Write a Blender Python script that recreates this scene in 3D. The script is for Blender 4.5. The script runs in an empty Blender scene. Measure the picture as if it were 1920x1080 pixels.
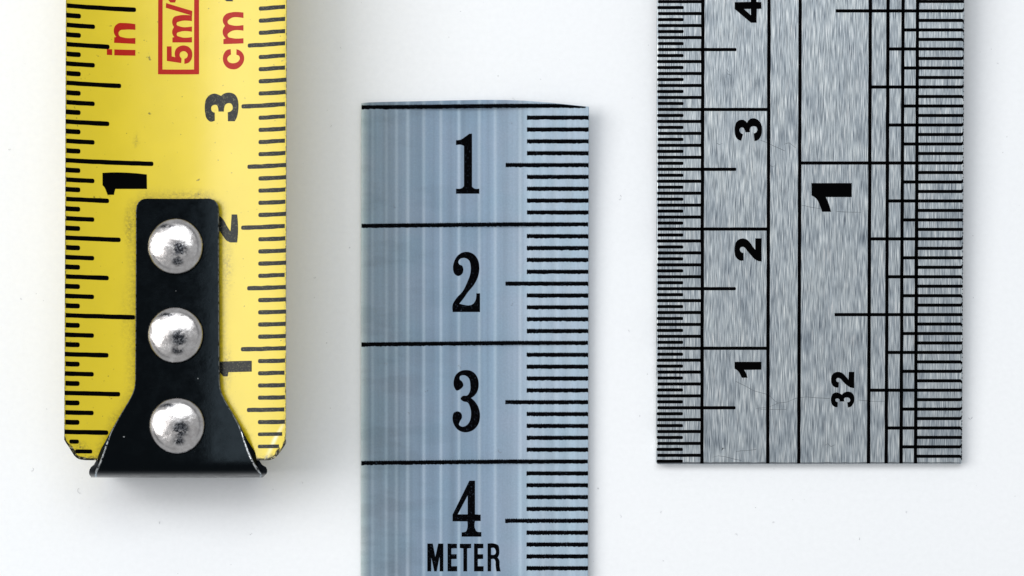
import bpy, bmesh, math, random
from mathutils import Vector, Matrix
from mathutils.geometry import tessellate_polygon

random.seed(7)
MM = 0.001
scn = bpy.context.scene
C = scn.collection

# ---------------------------------------------------------------- camera, light, exposure
S = 0.044984          # millimetres on the white surface per unit of the photo survey grid (1920 x 1080)
D = 300.0             # lens height above the surface, mm
CY = (540 - 800) * S  # the photo is cropped: the lens axis meets the surface below the middle of the frame
cam = bpy.data.cameras.new('camera')
cam.sensor_width = 36.0
cam.lens = 36.0 * D / (1920 * S)
cam.shift_y = 260 / 1920
cam.clip_start = 0.01
cam.clip_end = 20.0
camo = bpy.data.objects.new('camera', cam)
C.objects.link(camo)
camo.location = (0, CY * MM, D * MM)
scn.camera = camo

w = bpy.data.worlds.new('World')
scn.world = w
w.use_nodes = True
bg = w.node_tree.nodes['Background']
bg.inputs[0].default_value = (0.93, 0.97, 1.0, 1)
bg.inputs[1].default_value = 0.53


def lamp(name, loc, target, size, power, color):
    l = bpy.data.lights.new(name, 'AREA')
    l.shape = 'RECTANGLE'
    l.size, l.size_y = size
    l.energy = power
    l.color = color
    o = bpy.data.objects.new(name, l)
    C.objects.link(o)
    o.location = loc
    d = Vector(target) - Vector(loc)
    o.rotation_euler = d.to_track_quat('-Z', 'Y').to_euler()
    return o


lamp('softbox_lamp', (-0.375, 0.08, 0.415), (0, 0, 0), (0.34, 0.38), 2.02, (1.0, 0.99, 0.97))
lamp('overhead_lamp', (-0.025, 0.225, 0.48), (0, 0, 0), (0.34, 0.20), 0.85, (0.93, 0.97, 1.0))

scn.view_settings.view_transform = 'Standard'
scn.view_settings.look = 'None'
scn.view_settings.exposure = 0.0
scn.view_settings.gamma = 1.0


# ---------------------------------------------------------------- material helpers
class NT:
    def __init__(self, name):
        self.m = bpy.data.materials.new(name)
        self.m.use_nodes = True
        self.t = self.m.node_tree
        self.b = self.t.nodes['Principled BSDF']

    def n(self, typ, **kw):
        nd = self.t.nodes.new(typ)
        for k, v in kw.items():
            setattr(nd, k, v)
        return nd

    def link(self, a, b):
        self.t.links.new(a, b)

    def set(self, **kw):
        for k, v in kw.items():
            self.b.inputs[k.replace('_', ' ')].default_value = v

    def coords(self, scale=(1, 1, 1), loc=(0, 0, 0)):
        tc = self.n('ShaderNodeTexCoord')
        mp = self.n('ShaderNodeMapping')
        mp.inputs['Scale'].default_value = [s * 1000 for s in scale]
        mp.inputs['Location'].default_value = loc
        self.link(tc.outputs['Object'], mp.inputs['Vector'])
        return mp.outputs['Vector']

    def noise(self, vec, scale=1.0, detail=3.0, rough=0.5):
        nz = self.n('ShaderNodeTexNoise')
        nz.inputs['Scale'].default_value = scale
        nz.inputs['Detail'].default_value = detail
        nz.inputs['Roughness'].default_value = rough
        self.link(vec, nz.inputs['Vector'])
        return nz.outputs['Fac']

    def ramp(self, fac, stops, interp='LINEAR'):
        r = self.n('ShaderNodeValToRGB')
        cr = r.color_ramp
        cr.interpolation = interp
        while len(cr.elements) > 1:
            cr.elements.remove(cr.elements[0])
        first = True
        for p, c in stops:
            if not isinstance(c, (tuple, list)):
                c = (c, c, c)
            if first:
                e = cr.elements[0]
                e.position = p
                first = False
            else:
                e = cr.elements.new(p)
            e.color = (*c[:3], 1)
        self.link(fac, r.inputs[0])
        return r.outputs['Color']

    def mix(self, fac, a, b, mode='MIX'):
        mx = self.n('ShaderNodeMix', data_type='RGBA', blend_type=mode)
        for sock, v in ((mx.inputs[0], fac), (mx.inputs[6], a), (mx.inputs[7], b)):
            if hasattr(v, 'is_linked'):
                self.link(v, sock)
            elif isinstance(v, (tuple, list)):
                sock.default_value = (*v[:3], 1)
            else:
                sock.default_value = v
        return mx.outputs[2]

    def math(self, op, a, b=0.0, clamp=False):
        mt = self.n('ShaderNodeMath', operation=op, use_clamp=clamp)
        for sock, v in ((mt.inputs[0], a), (mt.inputs[1], b)):
            if hasattr(v, 'is_linked'):
                self.link(v, sock)
            else:
                sock.default_value = v
        return mt.outputs[0]

    def attr(self, name):
        a = self.n('ShaderNodeAttribute', attribute_name=name)
        return a.outputs['Fac']

    def bump(self, height, strength=0.2, dist=0.00005):
        b = self.n('ShaderNodeBump')
        b.inputs['Strength'].default_value = strength
        b.inputs['Distance'].default_value = dist
        self.link(height, b.inputs['Height'])
        self.link(b.outputs['Normal'], self.b.inputs['Normal'])

    def sepx(self, vec):
        s = self.n('ShaderNodeSeparateXYZ')
        self.link(vec, s.inputs[0])
        return s.outputs


def mat_paper():
    k = NT('white_card')
    v = k.coords()
    big = k.ramp(k.noise(v, 0.03, 2), [(0.3, (0.825, 0.835, 0.855)), (0.7, (0.845, 0.85, 0.865))])
    fine = k.ramp(k.noise(v, 2.2, 5, 0.65), [(0.25, 0.955), (0.75, 1.0)])
    speck = k.ramp(k.noise(v, 3.1, 1, 0.3), [(0.165, 0.72), (0.20, 1.0)])
    c = k.mix(1.0, big, fine, 'MULTIPLY')
    c = k.mix(1.0, c, speck, 'MULTIPLY')
    k.link(c, k.b.inputs['Base Color'])
    k.set(Roughness=0.75)
    k.b.inputs['Specular IOR Level'].default_value = 0.25
    k.bump(k.noise(v, 5.0, 4, 0.6), 0.25, 0.00003)
    return k.m


def mat_yellow():
    k = NT('yellow_lacquer')
    v = k.coords()
    base = k.ramp(k.noise(v, 0.35, 3), [(0.3, (0.64, 0.490, 0.005)), (0.7, (0.68, 0.520, 0.007))])
    spots = k.ramp(k.noise(v, 2.6, 3, 0.55), [(0.255, 0.35), (0.30, 1.0)])
    base = k.mix(1.0, base, spots, 'MULTIPLY')
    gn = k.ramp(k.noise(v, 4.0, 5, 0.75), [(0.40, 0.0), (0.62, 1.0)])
    gr = k.math('MULTIPLY', k.attr('grime_shade'), gn, True)  # dirt, plus the hook's painted shadow
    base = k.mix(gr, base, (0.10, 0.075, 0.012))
    wn = k.math('ADD', k.math('MULTIPLY', k.attr('wear_glint'), 0.75), k.math('MULTIPLY', k.noise(v, 3.2, 4, 0.7), 0.5))
    wr = k.ramp(wn, [(0.60, 0.0), (0.70, 1.0)])
    wc = k.ramp(k.noise(v, 5.0, 3, 0.6), [(0.54, (0.015, 0.014, 0.010)), (0.70, (0.45, 0.40, 0.22))])
    base = k.mix(wr, base, wc)
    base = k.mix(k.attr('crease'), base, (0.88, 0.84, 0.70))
    k.link(base, k.b.inputs['Base Color'])
    k.set(Roughness=0.31)
    k.link(k.math('SUBTRACT', 0.62, k.math('MULTIPLY', wr, 0.5)), k.b.inputs['Specular IOR Level'])
    k.bump(k.noise(v, 1.2, 3), 0.12, 0.00005)
    return k.m


def mat_edge():
    k = NT('bare_blade_edge')
    v = k.coords()
    c = k.ramp(k.noise(v, 4, 4, 0.7), [(0.4, (0.03, 0.03, 0.03)), (0.62, (0.35, 0.33, 0.27))])
    k.link(c, k.b.inputs['Base Color'])
    k.set(Roughness=0.5, Metallic=0.4)
    return k.m


def mat_ink(name, col, spec=0.35, rough=0.4, fleck=None, lo=0.60, hi=0.72, sc=9.0):
    k = NT(name)
    if fleck:
        v = k.coords()
        f = k.ramp(k.noise(v, sc, 3, 0.7), [(lo, col), (hi, fleck)])
        k.link(f, k.b.inputs['Base Color'])
    else:
        k.b.inputs['Base Color'].default_value = (*col, 1)
    k.set(Roughness=rough)
    k.b.inputs['Specular IOR Level'].default_value = spec
    return k.m


def mat_hook():
    k = NT('black_enamel')
    v = k.coords()
    wn = k.ramp(k.noise(v, 3.5, 4, 0.7), [(0.40, 0.0), (0.52, 1.0)])
    wr = k.math('MULTIPLY', k.attr('wear_glint'), wn, True)  # on the hook this mask paints bright rim glints as chipped metal
    sp = k.ramp(k.noise(v, 2.3, 1, 0.3), [(0.81, 0.0), (0.84, 1.0)])
    f = k.math('MAXIMUM', wr, k.math('MULTIPLY', sp, 0.5))
    c = k.mix(f, (0.0006, 0.0007, 0.0009), (0.55, 0.57, 0.58))
    k.link(c, k.b.inputs['Base Color'])
    k.link(k.math('MULTIPLY', wr, 0.7), k.b.inputs['Metallic'])
    rg = k.ramp(k.noise(v, 0.9, 5, 0.65), [(0.35, 0.14), (0.65, 0.30)])
    k.link(rg, k.b.inputs['Roughness'])
    k.b.inputs['Specular IOR Level'].default_value = 0.10
    k.b.inputs['Specular Tint'].default_value = (0.60, 0.82, 1.0, 1)
    k.bump(k.noise(v, 2.0, 4, 0.6), 0.12, 0.00008)
    return k.m


def mat_rivet():
    k = NT('polished_rivet_steel')
    tc = k.n('ShaderNodeTexCoord')
    mp = k.n('ShaderNodeMapping')
    mp.inputs['Scale'].default_value = (1000, 1000, 1000)
    k.link(tc.outputs['Object'], mp.inputs['Vector'])
    v = mp.outputs['Vector']
    oi = k.n('ShaderNodeObjectInfo')
    add = k.n('ShaderNodeVectorMath', operation='ADD')
    sc = k.n('ShaderNodeVectorMath', operation='SCALE')
    sc.inputs[0].default_value = (37, 19, 11)
    k.link(oi.outputs['Random'], sc.inputs['Scale'])
    k.link(v, add.inputs[0])
    k.link(sc.outputs[0], add.inputs[1])
    vr = add.outputs[0]
    base = k.ramp(k.noise(vr, 1.6, 5, 0.65), [(0.30, (0.46, 0.43, 0.42)), (0.70, (0.70, 0.67, 0.66))])
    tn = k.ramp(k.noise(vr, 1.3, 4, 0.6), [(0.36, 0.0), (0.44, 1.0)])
    refl_pits = k.math('MULTIPLY', k.attr('painted_reflection_pits'), tn, True)  # dark reflections painted into the colour, mixed with pitting
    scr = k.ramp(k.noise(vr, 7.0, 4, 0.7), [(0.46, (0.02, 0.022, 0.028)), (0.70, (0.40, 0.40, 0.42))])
    base = k.mix(refl_pits, base, scr)
    k.link(base, k.b.inputs['Base Color'])
    k.set(Metallic=1.0)
    rg = k.ramp(k.noise(vr, 2.5, 5, 0.7), [(0.3, 0.15), (0.7, 0.30)])
    k.link(rg, k.b.inputs['Roughness'])
    dent = k.math('ADD', k.math('MULTIPLY', k.noise(vr, 0.95, 2, 0.5), 1.0), k.math('MULTIPLY', k.noise(vr, 4.0, 5, 0.65), 0.16))
    k.bump(dent, 0.22, 0.00022)
    return k.m


def mat_tape(u0, width):
    """woven tape: soft ribs run along its length (positions in mm from its left edge)"""
    k = NT('blue_grey_coated_weave')
    v = k.coords()
    xyz = k.sepx(v)
    u = k.math('DIVIDE', k.math('SUBTRACT', xyz[0], u0), width)
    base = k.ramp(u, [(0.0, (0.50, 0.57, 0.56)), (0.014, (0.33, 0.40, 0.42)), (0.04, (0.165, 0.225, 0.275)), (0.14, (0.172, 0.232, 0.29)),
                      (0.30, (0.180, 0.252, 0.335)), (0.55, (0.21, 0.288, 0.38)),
                      (0.70, (0.27, 0.345, 0.43)), (0.73, (0.315, 0.40, 0.48)), (1.0, (0.33, 0.42, 0.50))])  # light falling across the tape painted in: darker left, lighter right
    st = [(0.0, 0.0)]
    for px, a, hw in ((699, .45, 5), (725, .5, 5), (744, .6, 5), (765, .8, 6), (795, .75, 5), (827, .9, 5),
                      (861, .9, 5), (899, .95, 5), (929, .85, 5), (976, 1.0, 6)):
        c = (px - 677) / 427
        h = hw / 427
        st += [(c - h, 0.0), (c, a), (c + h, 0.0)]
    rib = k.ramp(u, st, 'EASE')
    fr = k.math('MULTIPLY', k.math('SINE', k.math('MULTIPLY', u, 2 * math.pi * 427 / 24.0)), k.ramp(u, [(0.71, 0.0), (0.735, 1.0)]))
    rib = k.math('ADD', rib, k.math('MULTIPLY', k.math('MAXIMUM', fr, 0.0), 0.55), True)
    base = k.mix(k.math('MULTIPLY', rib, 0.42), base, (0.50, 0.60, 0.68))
    wob = k.math('MULTIPLY', k.noise(k.coords((1.6, 0.02, 1)), 1.0, 3), 1.0)
    wv = k.ramp(wob, [(0.3, 0.86), (0.7, 1.10)])
    base = k.mix(1.0, base, wv, 'MULTIPLY')
    bars = k.ramp(k.noise(k.coords((0.20, 0.62, 1)), 1.0, 2), [(0.38, 0.85), (0.50, 1.0)])
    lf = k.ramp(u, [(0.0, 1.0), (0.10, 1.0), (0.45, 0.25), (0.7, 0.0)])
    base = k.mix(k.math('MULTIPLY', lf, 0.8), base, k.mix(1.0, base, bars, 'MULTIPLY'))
    tone = k.ramp(k.noise(v, 0.30, 2), [(0.35, (0.94, 0.98, 1.0)), (0.65, (1.03, 1.0, 1.02))])
    base = k.mix(1.0, base, tone, 'MULTIPLY')
    gr = k.ramp(k.noise(v, 7.0, 3, 0.7), [(0.25, 0.90), (0.75, 1.07)])
    base = k.mix(1.0, base, gr, 'MULTIPLY')
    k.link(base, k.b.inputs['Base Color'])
    k.set(Roughness=0.5)
    k.b.inputs['Specular IOR Level'].default_value = 0.3
    k.bump(k.math('ADD', k.math('MULTIPLY', rib, 0.8), k.math('MULTIPLY', k.noise(v, 4.5, 2), 0.3)), 0.35, 0.00005)
    return k.m


def mat_steel():
    k = NT('brushed_steel')
    a = k.noise(k.coords((21, 0.70, 1)), 1.0, 1.0, 0.5)
    b = k.noise(k.coords((7.5, 0.45, 1), (3, 7, 0)), 1.0, 3, 0.6)
    c = k.noise(k.coords((0.6, 0.22, 1), (13, 2, 0)), 1.0, 4, 0.6)
    d = k.noise(k.coords((9.0, 0.42, 1), (31, 17, 0)), 1.0, 1, 0.5)
    ab = k.math('ADD', k.math('MULTIPLY', a, 0.80), k.math('MULTIPLY', b, 0.20))
    col = k.ramp(ab, [(0.34, (0.20, 0.235, 0.275)), (0.46, (0.42, 0.47, 0.515)), (0.54, (0.54, 0.60, 0.64)), (0.66, (0.84, 0.88, 0.90))])
    col = k.mix(k.ramp(d, [(0.66, 0.0), (0.72, 0.5)]), col, (1.0, 1.0, 1.0))
    col = k.mix(k.ramp(d, [(0.28, 0.35), (0.34, 0.0)]), col, (0.17, 0.195, 0.225))
    cl = k.ramp(c, [(0.28, (0.64, 0.67, 0.71)), (0.5, (0.93, 0.94, 0.95)), (0.72, (1.0, 1.0, 0.99))])
    cl = k.mix(1.0, cl, (0.97, 0.945, 0.925), 'MULTIPLY')
    col = k.mix(1.0, col, cl, 'MULTIPLY')
    k.link(col, k.b.inputs['Base Color'])
    k.set(Metallic=1.0)
    rg = k.ramp(b, [(0.3, 0.28), (0.7, 0.42)])
    k.link(rg, k.b.inputs['Roughness'])
    k.bump(ab, 0.30, 0.00003)
    return k.m


M = dict(paper=mat_paper(), yellow=mat_yellow(), edge=mat_edge(), hook=mat_hook(), rivet=mat_rivet(), steel=mat_steel(),
         ink_blade=mat_ink('black_blade_ink', (0.0008, 0.0008, 0.0010), 0.015, 0.45),
         ink_metric=mat_ink('worn_black_blade_ink', (0.005, 0.007, 0.008), 0.20, 0.34, (0.20, 0.19, 0.10), 0.56, 0.74, 8.0),
         ink_red=mat_ink('red_blade_ink', (0.37, 0.010, 0.004), 0.14, 0.34, (0.43, 0.018, 0.006), 0.5, 0.75),
         ink_tape=mat_ink('black_tape_print', (0.001, 0.001, 0.0015), 0.01, 0.6, (0.04, 0.055, 0.08), 0.60, 0.78, 6.0),
         ink_steel=mat_ink('black_etched_fill', (0.0008, 0.0008, 0.001), 0.01, 0.6),
         scratch=mat_ink('dark_scratch_and_bevel', (0.10, 0.11, 0.12), 0.2, 0.5),  # scratches, and the painted dark reflection of the ruler's end bevel
         lint=mat_ink('grey_lint', (0.30, 0.30, 0.32), 0.2, 0.8))


# ---------------------------------------------------------------- object helpers
def thing(name, label, cat, loc=(0, 0, 0), rot=(0, 0, 0)):
    o = bpy.data.objects.new(name, None)
    C.objects.link(o)
    o.empty_display_size = 0.005
    o.location = [c * MM for c in loc]
    o.rotation_euler = rot
    o['label'] = label
    o['category'] = cat
    return o


def link_mesh(name, me, mat, parent=None):
    o = bpy.data.objects.new(name, me)
    C.objects.link(o)
    if mat and not me.materials:
        me.materials.append(mat)
    if parent:
        o.parent = parent
    return o


def finish(bm, name, smooth=True, angle=None):
    me = bpy.data.meshes.new(name)
    bmesh.ops.recalc_face_normals(bm, faces=bm.faces[:])
    bm.to_mesh(me)
    bm.free()
    if smooth:
        me.polygons.foreach_set('use_smooth', [True] * len(me.polygons))
        if angle:
            me.set_sharp_from_angle(angle=math.radians(angle))
    me.update()
    return me


def smooth_outline(pts, step=5):
    """closed outline through pts; a third value marks a sharp corner"""
    n = len(pts)
    P = [Vector((p[0], p[1])) for p in pts]
    K = [len(p) > 2 for p in pts]
    out = []
    for i in range(n):
        a, b = P[i], P[(i + 1) % n]
        ka, kb = K[i], K[(i + 1) % n]
        if ka and kb:
            out.append(a)
            continue
        ln = (b - a).length
        d0, d1 = a - P[i - 1], P[(i + 2) % n] - b

        def tan(p, q):
            lp, lq = p.length, q.length
            return (p * lq * lq + q * lp * lp) / max(1e-9, lp * lq * (lp + lq)) * ln
        t0 = tan(d0, b - a) if not ka else None
        t1 = tan(b - a, d1) if not kb else None
        if t0 is None:
            t0 = (b - a) * 1.5 - t1 * 0.5
        if t1 is None:
            t1 = (b - a) * 1.5 - t0 * 0.5
        for j in range(step):
            t = j / step
            out.append(a * (2 * t**3 - 3 * t * t + 1) + t0 * (t**3 - 2 * t * t + t)
                       + b * (3 * t * t - 2 * t**3) + t1 * (t**3 - t * t))
    return out


def ink_mesh(name, loops, zfun=None, lift=0.014, cut=None):
    """thin layer of print: loops = [outer, hole, ...] in the owner's local mm; zfun(x, y) is the surface it lies on"""
    bm = bmesh.new()
    vs = []
    for lp in loops:
        for x, y in lp:
            vs.append(bm.verts.new((x, y, 0)))
    tris = tessellate_polygon([[Vector((x, y, 0)) for x, y in lp] for lp in loops])
    for t in tris:
        try:
            bm.faces.new([vs[i] for i in t])
        except ValueError:
            pass
    if cut:
        xs = [v.co.x for v in bm.verts]
        x = math.floor(min(xs) / cut) * cut + cut
        while x < max(xs):
            bmesh.ops.bisect_plane(bm, geom=bm.verts[:] + bm.edges[:] + bm.faces[:], plane_co=(x, 0, 0), plane_no=(1, 0, 0), dist=1e-6)
            x += cut
    bmesh.ops.recalc_face_normals(bm, faces=bm.faces[:])
    if sum(f.normal.z for f in bm.faces) < 0:
        bmesh.ops.reverse_faces(bm, faces=bm.faces[:])
    be = [e for e in bm.edges if e.is_boundary]
    r = bmesh.ops.extrude_edge_only(bm, edges=be)
    low = {v for v in r['geom'] if isinstance(v, bmesh.types.BMVert)}
    for v in bm.verts:
        z = zfun(v.co.x, v.co.y) if zfun else 0.0
        v.co.z = z + (lift if v not in low else -0.012)
    bmesh.ops.scale(bm, vec=(MM, MM, MM), verts=bm.verts[:])
    me = bpy.data.meshes.new(name)
    bm.to_mesh(me)
    bm.free()
    return me


def bar_outline(x0, x1, th, round0=True, round1=True, seg=5, skew=0.0, jit=0.0):
    """horizontal mark from x0 to x1 centred on y = 0"""
    h = th / 2
    pts = []
    r0 = h * 0.75 if round0 else 0
    r1 = h * 0.75 if round1 else 0

    def arc(cx, cy, r, a0):
        if r == 0:
            pts.append((cx, cy))
            return
        for j in range(seg):
            a = a0 + math.pi / 2 * j / (seg - 1)
            pts.append((cx + r * math.cos(a), cy + r * math.sin(a)))
    nmid = max(1, int((x1 - x0) / 0.5))

    def mid(xa, xb, y):
        for j in range(1, nmid):
            x = xa + (xb - xa) * j / nmid
            pts.append((x, y + random.uniform(-jit, jit)))
    arc(x1 - r1, h - r1, r1, 0)
    mid(x1 - r1, x0 + r0, h)
    arc(x0 + r0, h - r0, r0, math.pi / 2)
    arc(x0 + r0, -h + r0, r0, math.pi)
    mid(x0 + r0, x1 - r1, -h)
    arc(x1 - r1, -h + r1, r1, 1.5 * math.pi)
    if skew:
        pts = [(x, y + skew * (x - x0)) for x, y in pts]
    return pts


# ---------------------------------------------------------------- the white surface
def build_surface():
    bm = bmesh.new()
    bmesh.ops.create_grid(bm, x_segments=8, y_segments=8, size=0.6)
    me = finish(bm, 'white_surface', False)
    o = link_mesh('white_surface', me, M['paper'])
    o['kind'] = 'structure'
    o['label'] = 'plain white card surface under the rulers'


build_surface()

# ---------------------------------------------------------------- spring tape measure blade with hook
XB, YB, ZB, SLOPE = -27.49, -15.36, 7.4, 0.030
HW, SAG = 9.04, 2.5
blade_root = thing('tape_measure', 'curved yellow steel tape measure blade ending in a black riveted hook', 'tape measure',
                   (XB, YB, ZB), (-SLOPE, 0, 0))


def zb(x, y=0):
    return SAG * (x / HW) ** 2


def B(px, py, dz=0.0):
    """survey point -> blade-local mm on the curved blade (dz above it)"""
    x, y = (px - 329) * 0.0436, (884 - py) * 0.0436
    for _ in range(5):
        z = ZB - SLOPE * y + zb(x) + dz
        k = S * (1 - z / D)
        x = (px - 960) * k - XB
        y = CY + (800 - py) * k - YB - SLOPE * (zb(x) + dz)
    return x, y


END_L = [(119.9, 824.5), (124, 831), (129.3, 838), (135, 848), (140, 855.5), (145, 859.5), (149.7, 861.6), (160, 862.7), (180, 863)]
END_R = [(490, 863.2), (503.5, 863), (509, 862), (515.6, 858.5), (522, 852), (527.6, 845), (532, 838), (536.4, 831.5)]
end_pts = [B(*p) for p in END_L + END_R]
end_pts[0] = (-HW, end_pts[0][1])
end_pts[-1] = (HW, end_pts[-1][1])


def end_y(x):
    for (xa, ya), (xb, yb) in zip(end_pts, end_pts[1:]):
        if xa <= x <= xb:
            return ya + (yb - ya) * (x - xa) / (xb - xa + 1e-9)
    return end_pts[0][1] if x < 0 else end_pts[-1][1]


# hook rows in survey units: y, left rim, right rim, drop, left lip, right lip, lip drop
HOOK = [(372, 275, 390, 0), (372.8, 269, 396, 0), (375, 264, 401, 0), (379, 259.5, 405, 0), (385, 256.5, 408, 0), (394, 255, 409.3, 0),
        (420, 255, 409.5, 0), (480, 255, 409.6, 0), (540, 254.6, 409.8, 0), (600, 254.4, 410, 0), (660, 254, 410.3, 0), (715, 253.6, 411, 0),
        (727, 252.3, 412, 0), (738, 248.5, 415, 0), (750, 242.5, 420.5, 0), (765, 233.5, 429, 0), (780, 224.5, 438, 0), (797, 215, 447.5, 0)]
HOOK_LOW = [(813, 206.4, 454, 0, 205.2, 457.0, 0.05), (828, 201.5, 458.2, 0, 197.0, 465.5, 0.22), (842, 196.8, 463, 0, 188.6, 474.5, 0.45),
            (855, 192.2, 468.2, 0, 182.8, 482, 0.70), (864, 188.8, 472.2, 0.02, 179.0, 486.2, 0.95), (871, 186, 476, 0.06, 175.0, 490.6, 1.1),
            (875.5, 184, 479, 0.12, 169.4, 498.0, 1.2), (880, 182, 481.6, 0.22, 166.8, 500.2, 1.3), (884.5, 180.3, 485, 0.40, 166.2, 500.6, 1.45),
            (888.0, 179.3, 488.5, 0.72, 166.8, 499.8, 1.7), (890.8, 179, 489.6, 1.15, 168.4, 497.6, 2.0), (893.0, 179, 489, 1.75, 171.5, 496, 2.5),
            (894.4, 179, 488.6, 2.5, 173.0, 495.0, 3.1), (895.2, 179, 488.4, 3.4, 174.0, 494.2, 3.9)]
TH = 0.62


def hook_edge(y, side):
    rows = [(r[0], r[1], r[2]) for r in HOOK] + [(r[0], r[4], r[5]) for r in HOOK_LOW]
    for a, b in zip(rows, rows[1:]):
        if a[0] <= y <= b[0]:
            t = (y - a[0]) / (b[0] - a[0])
            return a[side] + (b[side] - a[side]) * t
    return None


def build_blade():
    xs = []
    n = 96
    for i in range(n + 1):
        t = i / n * 2 - 1
        xs.append(HW * (1.10 * t - 0.10 * t ** 3))
    ys = [0.0, .06, .12, .18, .25, .35, .45]
    y = 0.6
    while y < 9:
        ys.append(y)
        y += 0.16
    while y < 27:
        ys.append(y)
        y += 0.26
    while y < 62:
        ys.append(y)
        y += 1.2
    bm = bmesh.new()
    wear_glint = bm.verts.layers.float.new('wear_glint')
    grime_shade = bm.verts.layers.float.new('grime_shade')
    crease = bm.verts.layers.float.new('crease')
    cr0, cr1, cr2 = B(531, 796), B(516, 822), B(500, 858)
    hpoly = []
    for r in HOOK:
        hpoly.append(B(r[1], r[0]) + B(r[2], r[0]))
    for r in HOOK_LOW:
        hpoly.append(B(r[4], r[0]) + B(r[5], r[0]))

    def seg(p, a, b):
        p, a, b = Vector(p), Vector(a), Vector(b)
        t = max(0, min(1, (p - a).dot(b - a) / (b - a).length_squared))
        return (p - a - (b - a) * t).length, t

    def hook_dist(x, y):
        if y > hpoly[0][1]:
            q = hpoly[0]
            dx = max(q[0] - x, x - q[2], 0)
            return math.hypot(dx, y - q[1])
        for q, s in zip(hpoly, hpoly[1:]):
            if s[1] <= y <= q[1]:
                return max(q[0] - x, x - q[2], 0)
        return 9
    smears = [B(*p) + q for p, q in (((243, 425), (0.55, 2.6, 0.75)), ((250, 500), (0.4, 3.5, 0.5)), ((330, 366), (3.0, 0.5, 0.6)), ((372, 364), (0.7, 0.4, 0.9)),
                                     ((425, 500), (0.7, 3.2, 0.65)), ((424, 690), (0.6, 2.4, 0.8)), ((215, 790), (0.7, 1.0, 0.6)), ((150, 838), (1.0, 0.6, 0.8)),
                                     ((180, 858), (1.8, 0.3, 0.9)), ((505, 858), (1.2, 0.4, 0.8)), ((232, 600), (0.3, 3.0, 0.35)), ((255, 268), (0.3, 0.5, 0.6)))]
    top = []
    for x in xs:
        e = end_y(x)
        col = []
        for yy in ys:
            y = e + (yy if yy < 9 else yy + (0 - e) * min(1, (yy - 9) / 8))
            v = bm.verts.new((x, y, zb(x)))
            de = min(HW - abs(x), (y - e) * (0.6 if abs(x) > 7.4 else 0.9))
            wv = max(0.0, 1 - de / 0.30) * 1.05 if y < 2.6 else max(0.0, 1 - de / 0.22) * 0.62
            # chipped corners
            cd = math.hypot(abs(x) - HW + 0.7, y - e - 0.3)
            wv = max(wv, 0.75 * max(0, 1 - cd / 0.75))
            v[wear_glint] = min(1, wv)
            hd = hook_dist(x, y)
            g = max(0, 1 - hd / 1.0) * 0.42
            if x > 0:  # shadow of the hook painted in along its right side
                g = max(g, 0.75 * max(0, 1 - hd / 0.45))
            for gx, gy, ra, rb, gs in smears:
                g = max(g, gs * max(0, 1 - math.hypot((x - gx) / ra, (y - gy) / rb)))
            v[grime_shade] = min(1, g + max(0, 1 - de / 0.35) * 0.5)
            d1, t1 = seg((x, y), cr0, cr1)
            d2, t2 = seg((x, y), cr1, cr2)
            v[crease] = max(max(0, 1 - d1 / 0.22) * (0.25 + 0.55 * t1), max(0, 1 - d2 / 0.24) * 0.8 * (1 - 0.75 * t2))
            col.append(v)
        top.append(col)
    for a, b in zip(top, top[1:]):
        for j in range(len(ys) - 1):
            bm.faces.new((a[j], b[j], b[j + 1], a[j + 1])).material_index = 0
    # underside and edges: the sheet is 0.16 mm thick
    low = [[bm.verts.new((v.co.x, v.co.y, v.co.z - 0.16)) for v in col] for col in top]
    for a, b in zip(low, low[1:]):
        for j in range(len(ys) - 1):
            bm.faces.new((a[j], a[j + 1], b[j + 1], b[j])).material_index = 0
    m = len(ys) - 1
    for i in range(len(xs) - 1):
        bm.faces.new((top[i][0], low[i][0], low[i + 1][0], top[i + 1][0])).material_index = 1
        bm.faces.new((top[i][m], top[i + 1][m], low[i + 1][m], low[i][m])).material_index = 1
    for j in range(m):
        bm.faces.new((top[0][j], top[0][j + 1], low[0][j + 1], low[0][j])).material_index = 1
        bm.faces.new((top[-1][j], low[-1][j], low[-1][j + 1], top[-1][j + 1])).material_index = 1
    bmesh.ops.scale(bm, vec=(MM, MM, MM), verts=bm.verts[:])
    me = finish(bm, 'blade', True, 50)
    me.materials.append(M['yellow'])
    me.materials.append(M['edge'])
    link_mesh('blade', me, None, blade_root)


build_blade()


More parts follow.
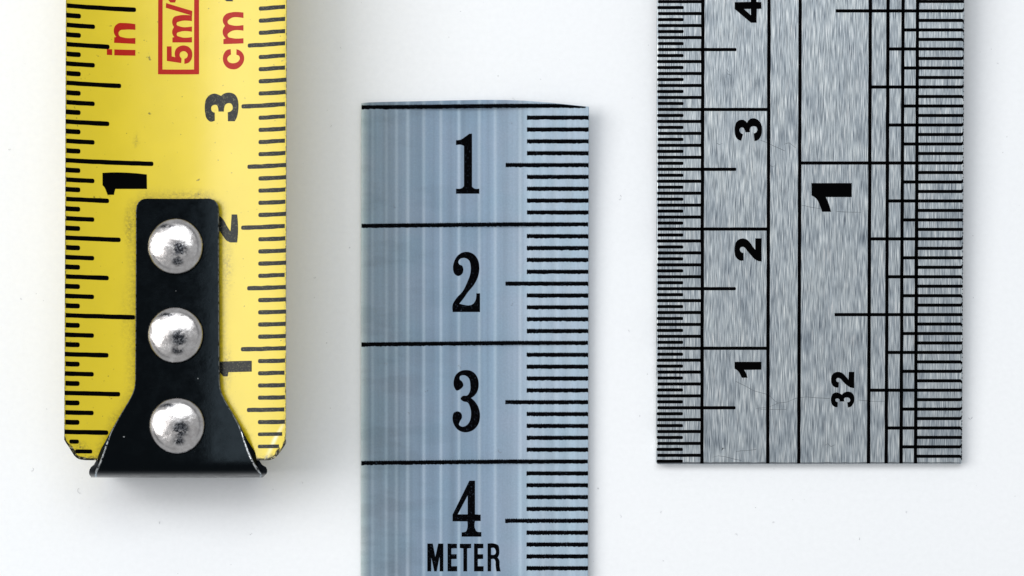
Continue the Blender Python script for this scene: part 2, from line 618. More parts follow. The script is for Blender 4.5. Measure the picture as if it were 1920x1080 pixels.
def build_hook():
    bm = bmesh.new()
    wear_glint = bm.verts.layers.float.new('wear_glint')
    NI = 26
    rows = []
    for r in HOOK + HOOK_LOW:
        lip = len(r) > 4
        py, xl, xr, dz = r[:4]
        lx, ly = B(xl, py, TH - dz)
        rx, ry = B(xr, py, TH - dz)
        y = (ly + ry) / 2
        row = []
        if lip:
            ax, ay = B(r[4], py, TH - dz - r[6] * 0.5)
            bx, by = B(r[5], py, TH - dz - r[6] * 0.5)
            zl = zb(lx) + TH - dz - max(0, (r[6] - dz) * 0.7)
            zr = zb(rx) + TH - dz - max(0, (r[6] - dz) * 0.7)
        else:
            ax, bx = lx, rx
            zl, zr = zb(lx) + TH, zb(rx) + TH
        if lip:
            row.append((ax, y, zl, 0.0))
            row.append((ax + (lx - ax) * 0.8, y, zl + (zb(lx) * 0.92 + TH - dz - zl) * 0.85, 0.0))
        for i in range(-1, NI + 2):
            t = 0.012 if i == -1 else 0.988 if i == NI + 1 else i / NI
            if i in (0, NI):
                t = i / NI
            if i == -1:
                row.append((lx, y, zb(lx) * 0.92 + TH - dz, 1.0 if lip else 0.25))  # lit glint along the rim, painted in as bright metal
                continue
            if i == NI + 1:
                row.append((rx, y, zb(rx) * 0.92 + TH - dz, 1.0 if lip else 0.25))
                continue
            t = 0.009 if i == 0 else 0.991 if i == NI else t
            x = lx + (rx - lx) * t
            row.append((x, y, zb(x) * 0.92 + TH - dz, 0.0))
        if lip:
            row.append((bx + (rx - bx) * 0.8, y, zr + (zb(rx) * 0.92 + TH - dz - zr) * 0.85, 0.0))
            row.append((bx, y, zr, 0.0))
        if not lip:
            row[:0] = [row[0], row[0]]
            row += [row[-1], row[-1]]
        rows.append(row)
    # the flange drops straight to the table from the last row
    last = rows[-1]
    zt = -(ZB - SLOPE * last[5][1])
    for f in (0.35, 0.7, 1.0):
        rows.append([(x * (1 - 0.10 * f), y + 0.5 * f, z + (zt - z) * f, 0.0) for x, y, z, q in last])
    grid = []
    for row in rows:
        g = []
        for k, (x, y, z, q) in enumerate(row):
            v = bm.verts.new((x, y, z))
            v[wear_glint] = q
            g.append(v)
        grid.append(g)
    for a, b in zip(grid, grid[1:]):
        for k in range(len(a) - 1):
            bm.faces.new((a[k], b[k], b[k + 1], a[k + 1]))
    bmesh.ops.remove_doubles(bm, verts=bm.verts[:], dist=0.0005)
    bmesh.ops.recalc_face_normals(bm, faces=bm.faces[:])
    up = sum(f.normal.z * f.calc_area() for f in bm.faces)
    if up < 0:
        bmesh.ops.reverse_faces(bm, faces=bm.faces[:])
    bmesh.ops.scale(bm, vec=(MM, MM, MM), verts=bm.verts[:])
    me = bpy.data.meshes.new('hook')
    bm.to_mesh(me)
    bm.free()
    me.polygons.foreach_set('use_smooth', [True] * len(me.polygons))
    o = link_mesh('hook', me, M['hook'], blade_root)
    so = o.modifiers.new('sheet', 'SOLIDIFY')
    so.thickness = 0.3 * MM
    so.offset = -1
    be = o.modifiers.new('edge', 'BEVEL')
    be.width = 0.10 * MM
    be.segments = 3
    be.limit_method = 'ANGLE'
    be.angle_limit = math.radians(50)


build_hook()


def build_rivets():
    prof = [(0, .72), (.3, .717), (.6, .705), (.9, .678), (1.2, .636), (1.45, .585), (1.65, .53), (1.80, .482), (1.88, .452), (1.93, .425),
            (2.05, .36), (2.18, .275), (2.28, .185), (2.335, .09), (2.345, 0.0), (2.345, -0.10)]
    for q, (px, py) in enumerate(((328, 461), (328, 627.5), (331, 797.5))):
        cx, cy = B(px, py, TH + 0.6)
        bm = bmesh.new()
        refl_pits = bm.verts.layers.float.new('painted_reflection_pits')
        n = 64
        rings = []
        rnd = random.Random(q + 3)
        ph = [rnd.uniform(0, 6.28) for _ in range(4)]
        fl = 0.5 if q < 2 else 0.2
        for r, z in prof:
            ring = []
            for i in range(n if r else 1):
                a = 2 * math.pi * i / n
                dz = 0.012 * fl * r * (math.sin(2 * a + ph[0]) + 0.6 * math.sin(3 * a + ph[1]) + 0.4 * math.sin(5 * a + ph[2]))
                rr = r * (1 + 0.006 * math.sin(3 * a + ph[3]))
                x, y = rr * math.cos(a), rr * math.sin(a)
                v = bm.verts.new((x, y, z + dz * (r < 2.2)))
                t = max(0, 1 - (math.hypot((x - 0.36) / 0.85, (y + 0.30) / 0.85)) ** 2) * 1.5  # dark reflection of the camera painted on, with some pitting
                t = max(t, 1.35 * max(0, 1 - math.hypot((x - 0.22) / 0.62, (y + 1.30) / 0.42) ** 2))  # curled dark reflection painted in below it
                t = max(t, 0.9 * max(0, 1 - math.hypot((x + 0.75) / 0.95, (y - 1.66 + 0.25 * (x + 0.75) ** 2) / 0.20) ** 2) * 1.3)  # dark arc of the reflected room, painted near the rim
                t = max(t, 0.95 * (r > 2.22))  # rim painted dark to subdue its reflection of the yellow blade
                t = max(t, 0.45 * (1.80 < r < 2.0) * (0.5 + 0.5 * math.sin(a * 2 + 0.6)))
                v[refl_pits] = min(1, t)
                ring.append(v)
            rings.append(ring)
        for a, b in zip(rings, rings[1:]):
            for i in range(n):
                j = (i + 1) % n
                if len(a) == 1:
                    bm.faces.new((a[0], b[i], b[j]))
                else:
                    bm.faces.new((a[i], b[i], b[j], a[j]))
        bmesh.ops.scale(bm, vec=(MM, MM, MM), verts=bm.verts[:])
        me = finish(bm, 'rivet', True)
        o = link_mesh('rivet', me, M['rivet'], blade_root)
        o.location = (cx * MM, cy * MM, (TH + 0.10) * MM)
        sm = o.modifiers.new('round', 'SUBSURF')
        sm.levels = sm.render_levels = 1


build_rivets()


def build_blade_marks():
    # metric ticks run in from the right edge
    xr = HW - 0.03

    def metric(px):
        return B(px, 500)[0]
    lens = {'s': metric(484.2), 'm': metric(463.5), 'l': metric(452)}
    base = {k: [ink_mesh('tick_mark', [bar_outline(x0, xr - j * 0.05, 0.345, True, False, jit=0.022)], zb, cut=0.5) for j in range(3)] for k, x0 in lens.items()}
    for k in range(2, 56):
        kind = 'l' if k % 10 == 0 else 'm' if k % 5 == 0 else 's'
        if k in (2, 3):
            me = ink_mesh('tick_mark', [bar_outline(lens['s'], B(529 if k == 3 else 523, 840)[0], 0.30, True, False)], zb, cut=0.5)
        else:
            me = random.choice(base[kind])
        o = link_mesh('tick_mark', me, M['ink_metric'], blade_root)
        o.location = (0, k * MM, 0)
    # inch ticks run in from the left edge, slightly out of square
    xl = -HW + 0.03

    def inch(px):
        return B(px, 500)[0]
    li = {32: inch(150), 16: inch(176.5), 8: inch(204), 4: inch(226), 2: inch(253.5), 1: inch(287)}
    tb = {k: [ink_mesh('tick_mark', [bar_outline(xl + j * 0.04, x1, 0.40 if k == 32 else 0.375, False, True, skew=-0.009, jit=0.012)], zb, cut=0.5)
              for j in range(2)] for k, x1 in li.items()}
    for k in range(2, 70):
        d = 32
        for q, m in ((1, 32), (2, 16), (4, 8), (8, 4), (16, 2)):
            if k % m == 0:
                d = q
                break
        if k == 2:
            me = ink_mesh('tick_mark', [bar_outline(B(141, 848)[0], B(173, 848)[0], 0.33)], zb, cut=0.5)
        elif k == 3:
            me = ink_mesh('tick_mark', [bar_outline(B(130, 829)[0], B(148, 829)[0], 0.34)], zb, cut=0.5)
        else:
            me = random.choice(tb[d])
        o = link_mesh('tick_mark', me, M['ink_blade'], blade_root)
        o.location = (0, k * 25.4 / 32 * MM, 0)


build_blade_marks()


def trace(box, k, pts):
    return [(box[0] + p[0] / k, box[1] + p[1] / k, *p[2:]) for p in pts]


def glyph(name, to_local, box, k, loops, mat, parent, zfun=None, cut=None, step=5, lift=0.014, label=None):
    lps = [[to_local(p[0], p[1]) for p in smooth_outline(trace(box, k, lp), step)] for lp in loops]
    o = link_mesh(name, ink_mesh(name, lps, zfun, lift, cut), mat, parent)
    if label:
        o['label'] = label
    return o


c = 1   # corner flag in the outlines below
FOUR = [[(315, 60, c), (860, 50, c), (860, -180, c), (1050, -180, c), (1050, 50, c), (1220, 60, c), (1220, 285, c), (1060, 290, c), (1055, 755, c),
         (865, 755, c), (315, 290, c)], [(625, 290, c), (862, 290, c), (862, 500, c)]]


def blade_print():
    def g(name, box, k, loops, mat, label=None):
        glyph(name, B, box, k, loops, M[mat], blade_root, zb, 0.4, label=label)
    g('numeral', (370, 160), 13.5, [[(440, 890, c), (330, 915), (240, 840), (195, 680), (190, 500), (220, 350), (310, 245), (440, 205), (540, 235),
      (600, 265, c), (650, 220), (740, 185), (850, 185), (950, 230), (1010, 320), (1040, 470), (1035, 620), (1000, 800), (945, 905, c), (775, 905, c),
      (770, 680, c), (840, 655), (890, 600), (895, 540), (860, 465), (790, 445), (710, 485), (680, 560), (670, 660, c), (535, 660, c), (525, 570),
      (490, 495), (430, 490), (360, 530), (350, 600), (370, 650), (440, 690, c)]], 'ink_metric', 'black numeral 3')
    g('numeral', (395, 390), 13.5, [[(530, 160, c), (670, 160, c), (690, 400), (690, 650), (670, 870, c), (500, 870, c), (400, 820), (320, 720),
      (200, 545), (60, 420, c), (60, 150, c), (160, 160), (240, 210), (320, 290), (410, 450), (500, 590, c), (515, 400)]], 'ink_metric',
      'black numeral 2 half under the hook')
    g('numeral', (395, 650), 13.5, [[(1040, 355, c), (1040, 630, c), (450, 645, c), (430, 750, c), (320, 750, c), (215, 630), (150, 560, c),
      (150, 380, c), (600, 365)]], 'ink_metric', 'black numeral 1 half under the hook')
    ox, oy, kk = 390 - 315 / 15.9, 2 - 755 / 15.9, 15.9
    g('numeral', (ox, oy), kk, FOUR, 'ink_metric', 'black numeral 4 cut by the frame')
    g('numeral', (180, 310), 15.43, [[(188, 215, c), (500, 200), (800, 205), (1150, 225), (1470, 260, c), (1475, 680, c), (1100, 680), (560, 680, c),
      (545, 730), (520, 850, c), (335, 850, c), (300, 760), (250, 640), (188, 570, c)]], 'ink_blade', 'large black inch numeral 1')
    b, k = (190, 0), 9.643
    g('letter', b, k, [[(235, 890, c), (615, 900, c), (615, 1003, c), (235, 997, c)]], 'ink_red')
    g('letter_dot', b, k, [[(100, 885, c), (195, 888, c), (195, 993, c), (100, 988, c)]], 'ink_red')
    g('letter', b, k, [[(230, 770, c), (615, 790, c), (615, 683, c), (390, 672), (330, 650), (310, 590), (340, 545), (420, 533), (615, 535, c),
      (615, 432, c), (400, 412), (320, 415), (250, 465), (225, 540), (235, 610), (270, 665, c), (235, 672, c)]], 'ink_red')
    b, k = (290, 0), 7.448
    g('printed_frame', b, k, [[(50, -560, c), (618, -560, c), (620, 1035, c), (47, 1035, c)], [(112, -490, c), (108, 968, c), (550, 968, c), (552, -490, c)]],
      'ink_red')
    g('letter', b, k, [[(160, 40, c), (525, 150, c), (522, 215, c), (155, 105, c)]], 'ink_red')
    g('letter', b, k, [[(248, 590, c), (520, 590, c), (520, 516, c), (360, 514), (310, 490), (310, 460), (350, 442), (520, 440, c), (520, 368, c),
      (350, 366), (308, 345), (308, 315), (350, 296), (520, 292, c), (520, 213, c), (330, 215), (270, 235), (245, 290), (250, 340), (270, 375, c),
      (245, 430), (250, 480), (275, 515, c), (248, 522, c)]], 'ink_red')
    g('numeral', b, k, [[(170, 645, c), (235, 645, c), (238, 785, c), (288, 796, c), (280, 740), (300, 680), (345, 645), (405, 632), (470, 650),
      (515, 700), (525, 760), (510, 830), (470, 875), (415, 888, c), (415, 820, c), (450, 800), (462, 760), (440, 725), (400, 712), (360, 730),
      (348, 770), (375, 815, c), (370, 878, c), (170, 848, c)]], 'ink_red', 'red numeral 5')
    g('numeral', b, k, [[(220, 32, c), (285, 32, c), (300, -20, c), (525, -20, c), (525, -100, c), (170, -100, c), (170, -30, c)]], 'ink_red',
      'red numeral 1 cut by the frame')
    b, k = (400, 0), 7.714
    g('letter', b, k, [[(250, 708, c), (255, 785, c), (215, 815), (200, 850), (225, 895), (290, 912), (355, 890), (383, 845), (370, 805), (333, 790, c),
      (335, 708, c), (400, 740), (440, 800), (440, 880), (400, 950), (340, 992), (280, 1000), (210, 980), (155, 920), (138, 850), (150, 780), (190, 725)]],
      'ink_red')
    g('letter', b, k, [[(145, 635, c), (435, 625, c), (435, 550, c), (270, 548), (215, 530), (205, 495), (240, 460), (435, 440, c), (435, 360, c),
      (270, 362), (215, 340), (205, 305), (235, 272), (435, 258, c), (435, 178, c), (250, 178), (185, 200), (140, 260), (140, 320), (170, 370, c),
      (140, 420), (138, 490), (180, 555, c), (145, 565, c)]], 'ink_red')


blade_print()

# ---------------------------------------------------------------- sewing tape
TAPE_X0, TAPE_X1 = (677 - 960) * S, (1104 - 960) * S
TAPE_TOP = CY + (800 - 188) * S
tape_root = thing('sewing_tape', 'flexible blue grey sewing tape with serif numerals running down from its cut end', 'sewing tape')
TT = 0.30


def zt(x, y):
    u = max(0.0, min(1.0, (x - TAPE_X0) / (TAPE_X1 - TAPE_X0)))
    lift = 0.55 + 1.15 * math.exp(-max(0, TAPE_TOP - y) / 9.0)
    return TT + 0.06 + lift * u ** 3.0 + 0.22 * (1 - u) ** 4


def F(px, py):
    x, y = (px - 960) * S, CY + (800 - py) * S
    for _ in range(4):
        k = S * (1 - zt(x, y) / D)
        x, y = (px - 960) * k, CY + (800 - py) * k
    return x, y


def build_tape():
    ends = [(677, 193.5), (690, 192), (730, 190.8), (790, 189.6), (845, 188.2), (900, 187.2), (950, 187.4), (985, 188.8), (1020, 191.5), (1050, 194.3),
            (1080, 197.4), (1104.5, 200)]
    ep = [F(*p) for p in ends]
    bm = bmesh.new()
    n = 60
    ys = [0, .1, .3, .7, 1.5, 3, 5, 7, 9, 12, 15, 18, 22, 26, 30, 34, 38, 42, 50, 60, 75]
    top = []
    for i in range(n + 1):
        x = ep[0][0] + (ep[-1][0] - ep[0][0]) * i / n
        e = ep[-1][1]
        for (xa, ya), (xb, yb) in zip(ep, ep[1:]):
            if xa <= x <= xb:
                e = ya + (yb - ya) * (x - xa) / (xb - xa)
                break
        col = []
        for yy in ys:
            y = e - yy
            xs_ = x - 0.0016 * yy * (1 if i > n / 2 else 0.6)
            col.append(bm.verts.new((xs_, y, zt(xs_, y))))
        top.append(col)
    low = [[bm.verts.new((v.co.x, v.co.y, v.co.z - TT)) for v in col] for col in top]
    m = len(ys) - 1
    for i in range(n):
        for j in range(m):
            bm.faces.new((top[i][j], top[i][j + 1], top[i + 1][j + 1], top[i + 1][j]))
            bm.faces.new((low[i][j], low[i + 1][j], low[i + 1][j + 1], low[i][j + 1]))
        bm.faces.new((top[i][0], top[i + 1][0], low[i + 1][0], low[i][0]))
        bm.faces.new((top[i][m], low[i][m], low[i + 1][m], top[i + 1][m]))
    for j in range(m):
        bm.faces.new((top[0][j], low[0][j], low[0][j + 1], top[0][j + 1]))
        bm.faces.new((top[n][j], top[n][j + 1], low[n][j + 1], low[n][j]))
    bmesh.ops.scale(bm, vec=(MM, MM, MM), verts=bm.verts[:])
    me = finish(bm, 'strip', True, 40)
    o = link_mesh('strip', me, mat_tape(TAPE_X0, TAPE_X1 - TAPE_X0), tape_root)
    b = o.modifiers.new('edge', 'BEVEL')
    b.width = 0.05 * MM
    b.segments = 2
    b.limit_method = 'ANGLE'

    # marks: print on a weave, so their edges are finely toothed
    def toothed(px0, px1, yfun, th=6.4, tooth=1.3, clip=None):
        per = 3.25
        cnt = int((px1 - px0) / per * 2)
        up, dn = [], []
        for i in range(cnt + 1):
            px = px0 + (px1 - px0) * i / cnt
            a = tooth * (0.5 if i % 2 else -0.5) * random.uniform(0.5, 1.2)
            yc = yfun(px)
            hi = yc - th / 2 - a
            lo = yc + th / 2 - a * random.uniform(-1, 1)
            if clip:
                hi = max(hi, clip(px))
                lo = max(lo, hi + 0.2)
            up.append(F(px, hi))
            dn.append(F(px, lo))
        return [up + dn[::-1]]

    def endclip(px):
        for (xa, ya), (xb, yb) in zip(ends, ends[1:]):
            if xa <= px <= xb:
                return ya + (yb - ya) * (px - xa) / (xb - xa) + 0.6
        return 0

    def long_line(k):
        y0 = 198.3 + 222.35 * k
        off = 0.0

        def f(px):
            t = max(0, (960 - px) / 283)
            return y0 + 2.9 * t + 0.6 * max(0, (px - 1040) / 64) * (k == 0)
        return f
    for k in range(0, 7):
        f = long_line(k)
        lp = toothed(678 - 0.2 * k, 1098 if k == 0 else 1103 - 0.3 * k, f, 7.7, 1.8, endclip if k == 0 else None)
        link_mesh('division_line', ink_mesh('division_line', lp, zt), M['ink_tape'], tape_root)
        for j in range(1, 10):
            y = 198.3 + 222.35 * k + 22.235 * j
            lp = toothed((948 if j == 5 else 988) - 0.3 * k, 1103.6 - 0.3 * k, lambda px: y, 7.8, 1.8)
            link_mesh('tick_mark', ink_mesh('tick_mark', lp, zt), M['ink_tape'], tape_root)


build_tape()


def tape_print():
    def g(name, box, k, loops, label=None):
        glyph(name, F, box, k, loops, M['ink_tape'], tape_root, zt, 1.0, label=label)
    g('numeral', (835, 240), 8, [[(160, 185, c), (240, 170), (300, 130), (360, 85, c), (400, 85, c), (400, 880, c), (430, 905), (510, 910, c),
      (510, 985, c), (160, 985, c), (160, 910, c), (250, 900), (280, 870, c), (280, 270, c), (250, 255), (160, 255, c)]], 'serif numeral 1')
    g('numeral', (835, 465), 8, [[(110, 960, c), (110, 850), (160, 760), (260, 650), (330, 510), (375, 380), (380, 270), (350, 180), (290, 150),
      (220, 165), (195, 210), (210, 245), (250, 265), (270, 320), (250, 390), (190, 420), (140, 390), (115, 310), (130, 210), (180, 120), (250, 70),
      (330, 58), (420, 90), (485, 170), (510, 290), (490, 430), (430, 550), (340, 660), (270, 760), (210, 835, c), (420, 835), (450, 790), (465, 680, c),
      (520, 680, c), (520, 960, c)]], 'serif numeral 2')
    g('numeral', (835, 685), 8, [[(170, 378), (130, 320), (125, 240), (160, 140), (230, 85), (310, 70), (400, 90), (470, 160), (500, 270), (480, 390),
      (440, 450), (385, 490, c), (440, 540), (500, 640), (520, 750), (490, 890), (410, 975), (300, 1005), (200, 975), (130, 890), (108, 780), (130, 710),
      (180, 690), (235, 715), (250, 775), (215, 850), (205, 890), (250, 920), (310, 905), (360, 850), (385, 750), (375, 640), (330, 555), (270, 540),
      (228, 500), (260, 460), (330, 450), (365, 400), (375, 290), (350, 190), (290, 150), (220, 165), (215, 205), (255, 250), (270, 300), (235, 350)]],
      'serif numeral 3')
    g('numeral', (835, 890), 8, [[(360, 90, c), (445, 90, c), (445, 595, c), (530, 600, c), (530, 695, c), (445, 695, c), (445, 810), (470, 850),
      (540, 860, c), (540, 930, c), (245, 930, c), (245, 865, c), (310, 850), (330, 800), (330, 700, c), (108, 700, c), (108, 600, c)],
      [(335, 310, c), (335, 595, c), (185, 595, c)]], 'serif numeral 4')
    b, k = (790, 1010), 12
    E = [(590, 110, c), (800, 115, c), (800, 215, c), (675, 220, c), (675, 350, c), (795, 350, c), (795, 455, c), (675, 460, c), (675, 620, c),
         (805, 620, c), (805, 735, c), (590, 735, c)]
    g('letter', b, k, [[(x, y, c) for x, y in ((135, 110), (255, 110), (315, 410), (380, 110), (495, 110), (495, 735), (412, 735), (412, 400), (345, 735),
      (290, 735), (225, 420), (220, 735), (135, 735))]])
    g('letter', b, k, [E])
    g('letter', b, k, [[(x, y, c) for x, y in ((865, 115), (1120, 115), (1120, 210), (1030, 220), (1030, 735), (945, 735), (945, 220), (865, 210))]])
    g('letter', b, k, [[(p[0] + 595, p[1], c) for p in E]])
    g('letter', b, k, [[(1490, 110, c), (1640, 110), (1730, 150), (1752, 240), (1745, 370), (1715, 425, c), (1752, 480), (1760, 620), (1785, 735, c),
      (1690, 735, c), (1670, 600), (1665, 500), (1640, 460), (1570, 460, c), (1570, 735, c), (1490, 735, c)],
      [(1570, 210, c), (1640, 210), (1668, 250), (1665, 340), (1640, 360), (1570, 360, c)]])


tape_print()

# ---------------------------------------------------------------- steel ruler
RT, RSL = 0.9, 0.040
RX0 = (1231 - 960) * S * (1 - RT / D)
RY0 = CY + (800 - 875.2) * S * (1 - RT / D)
ruler_root = thing('steel_ruler', 'brushed steel ruler with etched black centimetre and inch scales', 'ruler', (RX0, RY0, 0), (RSL, 0, 0))


def R(px, py):
    x, y = (px - 1231) * S, (875 - py) * S
    for _ in range(4):
        z = RT + RSL * y
        k = S * (1 - z / D)
        x = (px - 960) * k - RX0
        y = CY + (800 - py) * k - RY0 + RSL * RT
    return x, y


def build_ruler():
    xr, yb_ = R(1804, 869.6)
    xl, yb2 = R(1230.6, 870.6)
    x0 = xl
    bm = bmesh.new()
    out = []
    r = 0.22
    for j in range(5):
        a = math.pi + math.pi / 2 * j / 4
        out.append((x0 + r + r * math.cos(a), yb2 + r + r * math.sin(a)))
    for j in range(5):
        a = 1.5 * math.pi + math.pi / 2 * j / 4
        out.append((xr - 0.08 + 0.08 * math.cos(a), yb_ + 0.08 + 0.08 * math.sin(a)))
    out += [(xr, 75.0), (x0, 75.0)]
    f = bm.faces.new([bm.verts.new((x, y, 0)) for x, y in out])
    g = bmesh.ops.extrude_face_region(bm, geom=[f])
    for v in g['geom']:
        if isinstance(v, bmesh.types.BMVert):
            v.co.z = RT
    bmesh.ops.scale(bm, vec=(MM, MM, MM), verts=bm.verts[:])
    me = finish(bm, 'plate', True, 35)
    o = link_mesh('plate', me, M['steel'], ruler_root)
    b = o.modifiers.new('edge', 'BEVEL')
    b.width = 0.065 * MM
    b.segments = 2
    b.limit_method = 'ANGLE'
    zf = lambda x, y: RT
    ink = M['ink_steel']

    def line(px, y0=869):
        xa, ya = R(px, y0)
        w_ = 0.143
        pts = []
        ys = [ya + j * 1.0 for j in range(0, 74)]
        pts = [(xa - w_ + random.uniform(-.012, .012), y) for y in ys] + [(xa + w_ + random.uniform(-.012, .012), y) for y in ys[::-1]]
        link_mesh('etched_line', ink_mesh('etched_line', [pts], zf), ink, ruler_root)
    XL = {k: R(k, 540)[0] for k in (1281, 1316, 1380, 1439.4, 1497.6, 1565, 1628.5, 1661.5, 1689.5, 1716.5)}
    for k in (1316, 1439.4, 1497.6, 1628.5, 1661.5, 1689.5, 1716.5):
        line(k)
    xe = x0 + 0.03

    def tick(me, y):
        o = link_mesh('tick_mark', me, ink, ruler_root)
        o.location = (0, y * MM, 0)
    kinds = {}
    for nm, x1 in (('half', XL[1281]), ('mm', XL[1316] - 0.10), ('five', XL[1380]), ('cm', XL[1439.4] - 0.10)):
        kinds[nm] = [ink_mesh('tick_mark', [bar_outline(xe + j * 0.03, x1, 0.275, True, nm in ('half', 'five'), jit=0.006)], zf) for j in range(2)]
    k = 1
    while k * 0.5 < 54:
        y = k * 0.5
        nm = 'half' if k % 2 else 'cm' if k % 20 == 0 else 'five' if k % 10 == 0 else 'mm'
        tick(random.choice(kinds[nm]), y)
        k += 1
    # inch scale from the right edge, 1/32 in steps; the etch runs over the edge in a small hook
    zero = R(1716, 873.2)[1]
    xre = xr - 0.035
    ik = {}
    for nm, x1 in (('32', XL[1716.5]), ('16', XL[1689.5]), ('8', XL[1661.5]), ('4', XL[1628.5]), ('2', XL[1565]), ('1', XL[1497.6])):
        ik[nm] = []
        for s in (-1, 0, 1):
            a, h = x1 + (0 if nm == '2' else 0.10), 0.137
            pts = [(a, -h), (xre - 0.14, -h), (xre - 0.03, -h + s * 0.09), (xre, -h + s * 0.14), (xre, h + s * 0.14), (xre - 0.05, h + s * 0.10), (xre - 0.14, h), (a, h)]
            ik[nm].append(ink_mesh('tick_mark', [pts], zf))
    k = 1
    while k * 25.4 / 32 < 54:
        nm = '32'
        for q, m in (('1', 32), ('2', 16), ('4', 8), ('8', 4), ('16', 2)):
            if k % m == 0:
                nm = q
                break
        tick(random.choice(ik[nm]), zero + k * 25.4 / 32)
        k += 1
    # etched nicks along the right edge
    dots = []
    y = yb_ + 0.3
    while y < 54:
        h = random.uniform(0.06, 0.16) if y > 3 else 0.22
        dots.append((y, h))
        y += random.uniform(0.22, 0.46) if y > 3 else 0.30
    bm = bmesh.new()
    for y, h in dots:
        a, b_ = xr - 0.07, xr - 0.012
        vs = [bm.verts.new((q[0] * MM, q[1] * MM, (RT + 0.012) * MM)) for q in ((a, y), (b_, y), (b_, y + h), (a, y + h))]
        bm.faces.new(vs)
    me = finish(bm, 'edge_nicks', False)
    o = link_mesh('edge_nicks', me, ink, ruler_root)
    o['kind'] = 'stuff'

    def g(box, k, loops, label):
        glyph('numeral', R, box, k, loops, ink, ruler_root, zf, None, label=label)
    g((1365, 210), 16.61, [[(410, 885, c), (320, 855), (240, 760), (210, 620), (215, 450), (245, 340), (320, 260), (420, 230), (500, 245), (590, 325, c),
      (640, 250), (710, 200), (790, 185), (900, 215), (990, 295), (1050, 420), (1060, 560), (1040, 700), (970, 830), (880, 890), (820, 895, c),
      (800, 660, c), (870, 630), (915, 560), (905, 490), (860, 445), (790, 435), (710, 465), (680, 530), (685, 620, c), (540, 625, c), (520, 550),
      (490, 495), (435, 472), (375, 500), (355, 560), (380, 625), (470, 685, c)]], 'black centimetre numeral 3')
    g((1365, 435), 16.61, [[(480, 880, c), (400, 890), (300, 840), (230, 750), (205, 620), (210, 450), (245, 320), (330, 230), (450, 195), (570, 220),
      (680, 315), (780, 460), (850, 545, c), (850, 190, c), (1045, 190, c), (1045, 910, c), (930, 895), (820, 830), (700, 700), (590, 570), (530, 490),
      (460, 455), (390, 480), (370, 540), (400, 610), (480, 650, c)]], 'black centimetre numeral 2')
    g((1365, 665), 19.64, [[(240, 260, c), (1230, 260, c), (1230, 550, c), (590, 560, c), (640, 630), (720, 845, c), (515, 850, c), (450, 730), (370, 600),
      (300, 545), (240, 510, c)]], 'black centimetre numeral 1')
    g((1360, 0), 18, FOUR, 'black centimetre numeral 4 cut by the frame')
    g((1500, 260), 6, [[(130, 497, c), (583, 497, c), (583, 655, c), (290, 655, c), (320, 720), (350, 820, c), (248, 820, c), (220, 740), (185, 675),
      (130, 635, c)]], 'large black inch numeral 1')
    g((1545, 690), 12.7, [[(350, 460, c), (290, 465), (220, 430), (175, 350), (168, 260), (195, 160), (260, 105), (340, 90), (430, 115), (510, 190),
      (582, 275, c), (590, 90, c), (720, 90, c), (720, 480, c), (640, 465), (560, 420), (460, 330), (390, 255), (330, 235), (290, 265), (295, 310),
      (355, 340, c)]], 'numeral 2 of the 32')
    g((1545, 690), 12.7, [[(320, 930, c), (270, 930), (200, 880), (168, 790), (175, 690), (215, 610), (300, 580), (370, 600), (425, 635, c), (470, 590),
      (560, 560), (650, 580), (710, 650), (725, 740), (700, 840), (640, 920), (570, 940, c), (555, 815, c), (610, 800), (625, 755), (590, 710),
      (540, 700), (490, 715), (478, 760), (490, 795, c), (370, 797, c), (370, 750), (330, 725), (275, 740), (275, 780), (330, 815, c)]], 'numeral 3 of the 32')
    # dark reflection of the end bevel, painted as a strip along the sheared end
    up, dn = [], []
    px = 1233
    while px < 1804:
        up.append(R(px, 866.6 + random.uniform(-.8, .8)))
        dn.append(R(px, 869.9 - (px - 1233) * 0.0017))
        px += 9
    link_mesh('painted_bevel_strip', ink_mesh('painted_bevel_strip', [up + dn[::-1]], zf, 0.004), M['scratch'], ruler_root)
    # fine scratches
    SC = [[(1380, 716), (1398, 724), (1412, 732), (1440, 740), (1452, 751), (1458, 755)],
          [(1417, 766), (1440, 764), (1460, 756), (1476, 754), (1492, 747), (1510, 744), (1530, 746), (1556, 748)],
          [(1425, 767), (1452, 768), (1474, 768)], [(1610, 750), (1640, 753), (1662, 752)],
          [(1425, 262), (1440, 268), (1455, 276), (1472, 283)], [(1470, 270), (1480, 268), (1492, 277)],
          [(1344, 268), (1349, 271), (1354, 269)], [(1336, 858), (1346, 855), (1360, 857), (1390, 864)],
          [(1380, 847), (1400, 845), (1418, 843)], [(1352, 850), (1354, 840), (1360, 841)],
          [(1546, 836), (1552, 832), (1558, 838), (1566, 834)], [(1500, 384), (1520, 388), (1540, 392)], [(1568, 396), (1590, 398), (1614, 398)],
          [(1443, 310), (1450, 313), (1455, 308)], [(1362, 130), (1366, 134), (1363, 138), (1370, 141)]]
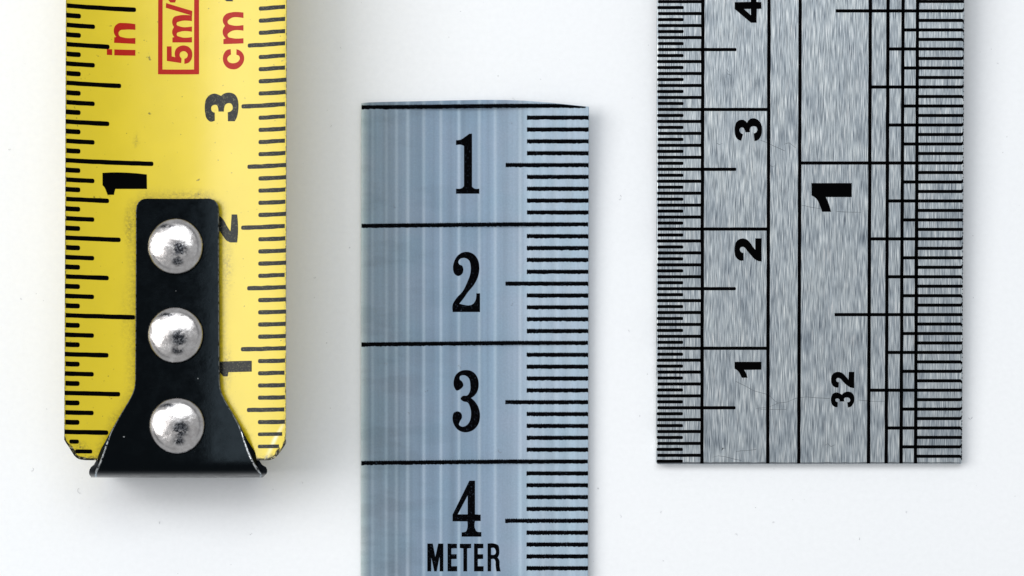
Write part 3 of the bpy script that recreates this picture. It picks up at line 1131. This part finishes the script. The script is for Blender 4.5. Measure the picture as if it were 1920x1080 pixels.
    for s in SC:
        pts = []
        for a, b2 in zip(s, s[1:]):
            for t in (0, 0.5):
                pts.append((a[0] + (b2[0] - a[0]) * t, a[1] + (b2[1] - a[1]) * t + random.uniform(-.5, .5)))
        pts.append(s[-1])
        lo = [R(p[0], p[1]) for p in pts]
        up = [(x + 0.012, y + random.uniform(0.022, 0.042)) for x, y in lo]
        link_mesh('scratch', ink_mesh('scratch', [lo + up[::-1]], zf, 0.006), M['scratch'], ruler_root)


build_ruler()


# ---------------------------------------------------------------- lint on the white surface
def build_lint():
    bm = bmesh.new()
    spots = [(1819, 782, 7), (1161, 370, 8), (18, 279, 4), (150, 920, 9), (1163, 968, 4), (740, 388, 3), (962, 186, 4), (620, 236, 3), (60, 880, 6),
             (1240, 960, 3), (566, 905, 3), (470, 1000, 4), (1700, 960, 3), (799, 732, 5), (766, 775, 3), (723, 684, 6), (938, 844, 8),
             (959, 570, 5), (860, 689, 6), (742, 386, 7), (957, 234, 5), (1380, 1003, 4), (1450, 980, 3), (590, 520, 3), (640, 90, 3), (40, 560, 3),
             (1870, 120, 3), (1180, 620, 3), (300, 980, 3), (1610, 1010, 4)]
    for px, py, s in spots:
        x, y = (px - 960) * S, CY + (800 - py) * S
        z0 = 0.03 if not (677 < px < 1104 and py > 190) else zt(x, y) + 0.03
        a = random.uniform(0, 6.28)
        rad = s * S * 0.5
        prev = None
        for i in range(9):
            t = a + i / 8 * random.uniform(2.0, 3.4)
            p = Vector((x + rad * math.cos(t), y + rad * math.sin(t) * 1.1, z0 + 0.05 * math.sin(i)))
            wv = [bm.verts.new((p + Vector(d) * 0.011) * MM) for d in ((1, 0, 0), (-.5, .8, .3), (-.5, -.8, .3), )]
            if prev:
                for q in range(3):
                    bm.faces.new((prev[q], prev[(q + 1) % 3], wv[(q + 1) % 3], wv[q]))
            prev = wv
    me = finish(bm, 'lint', True)
    o = link_mesh('lint', me, M['lint'])
    o['kind'] = 'stuff'
    o['label'] = 'tiny grey lint fibres scattered on the white surface'


build_lint()
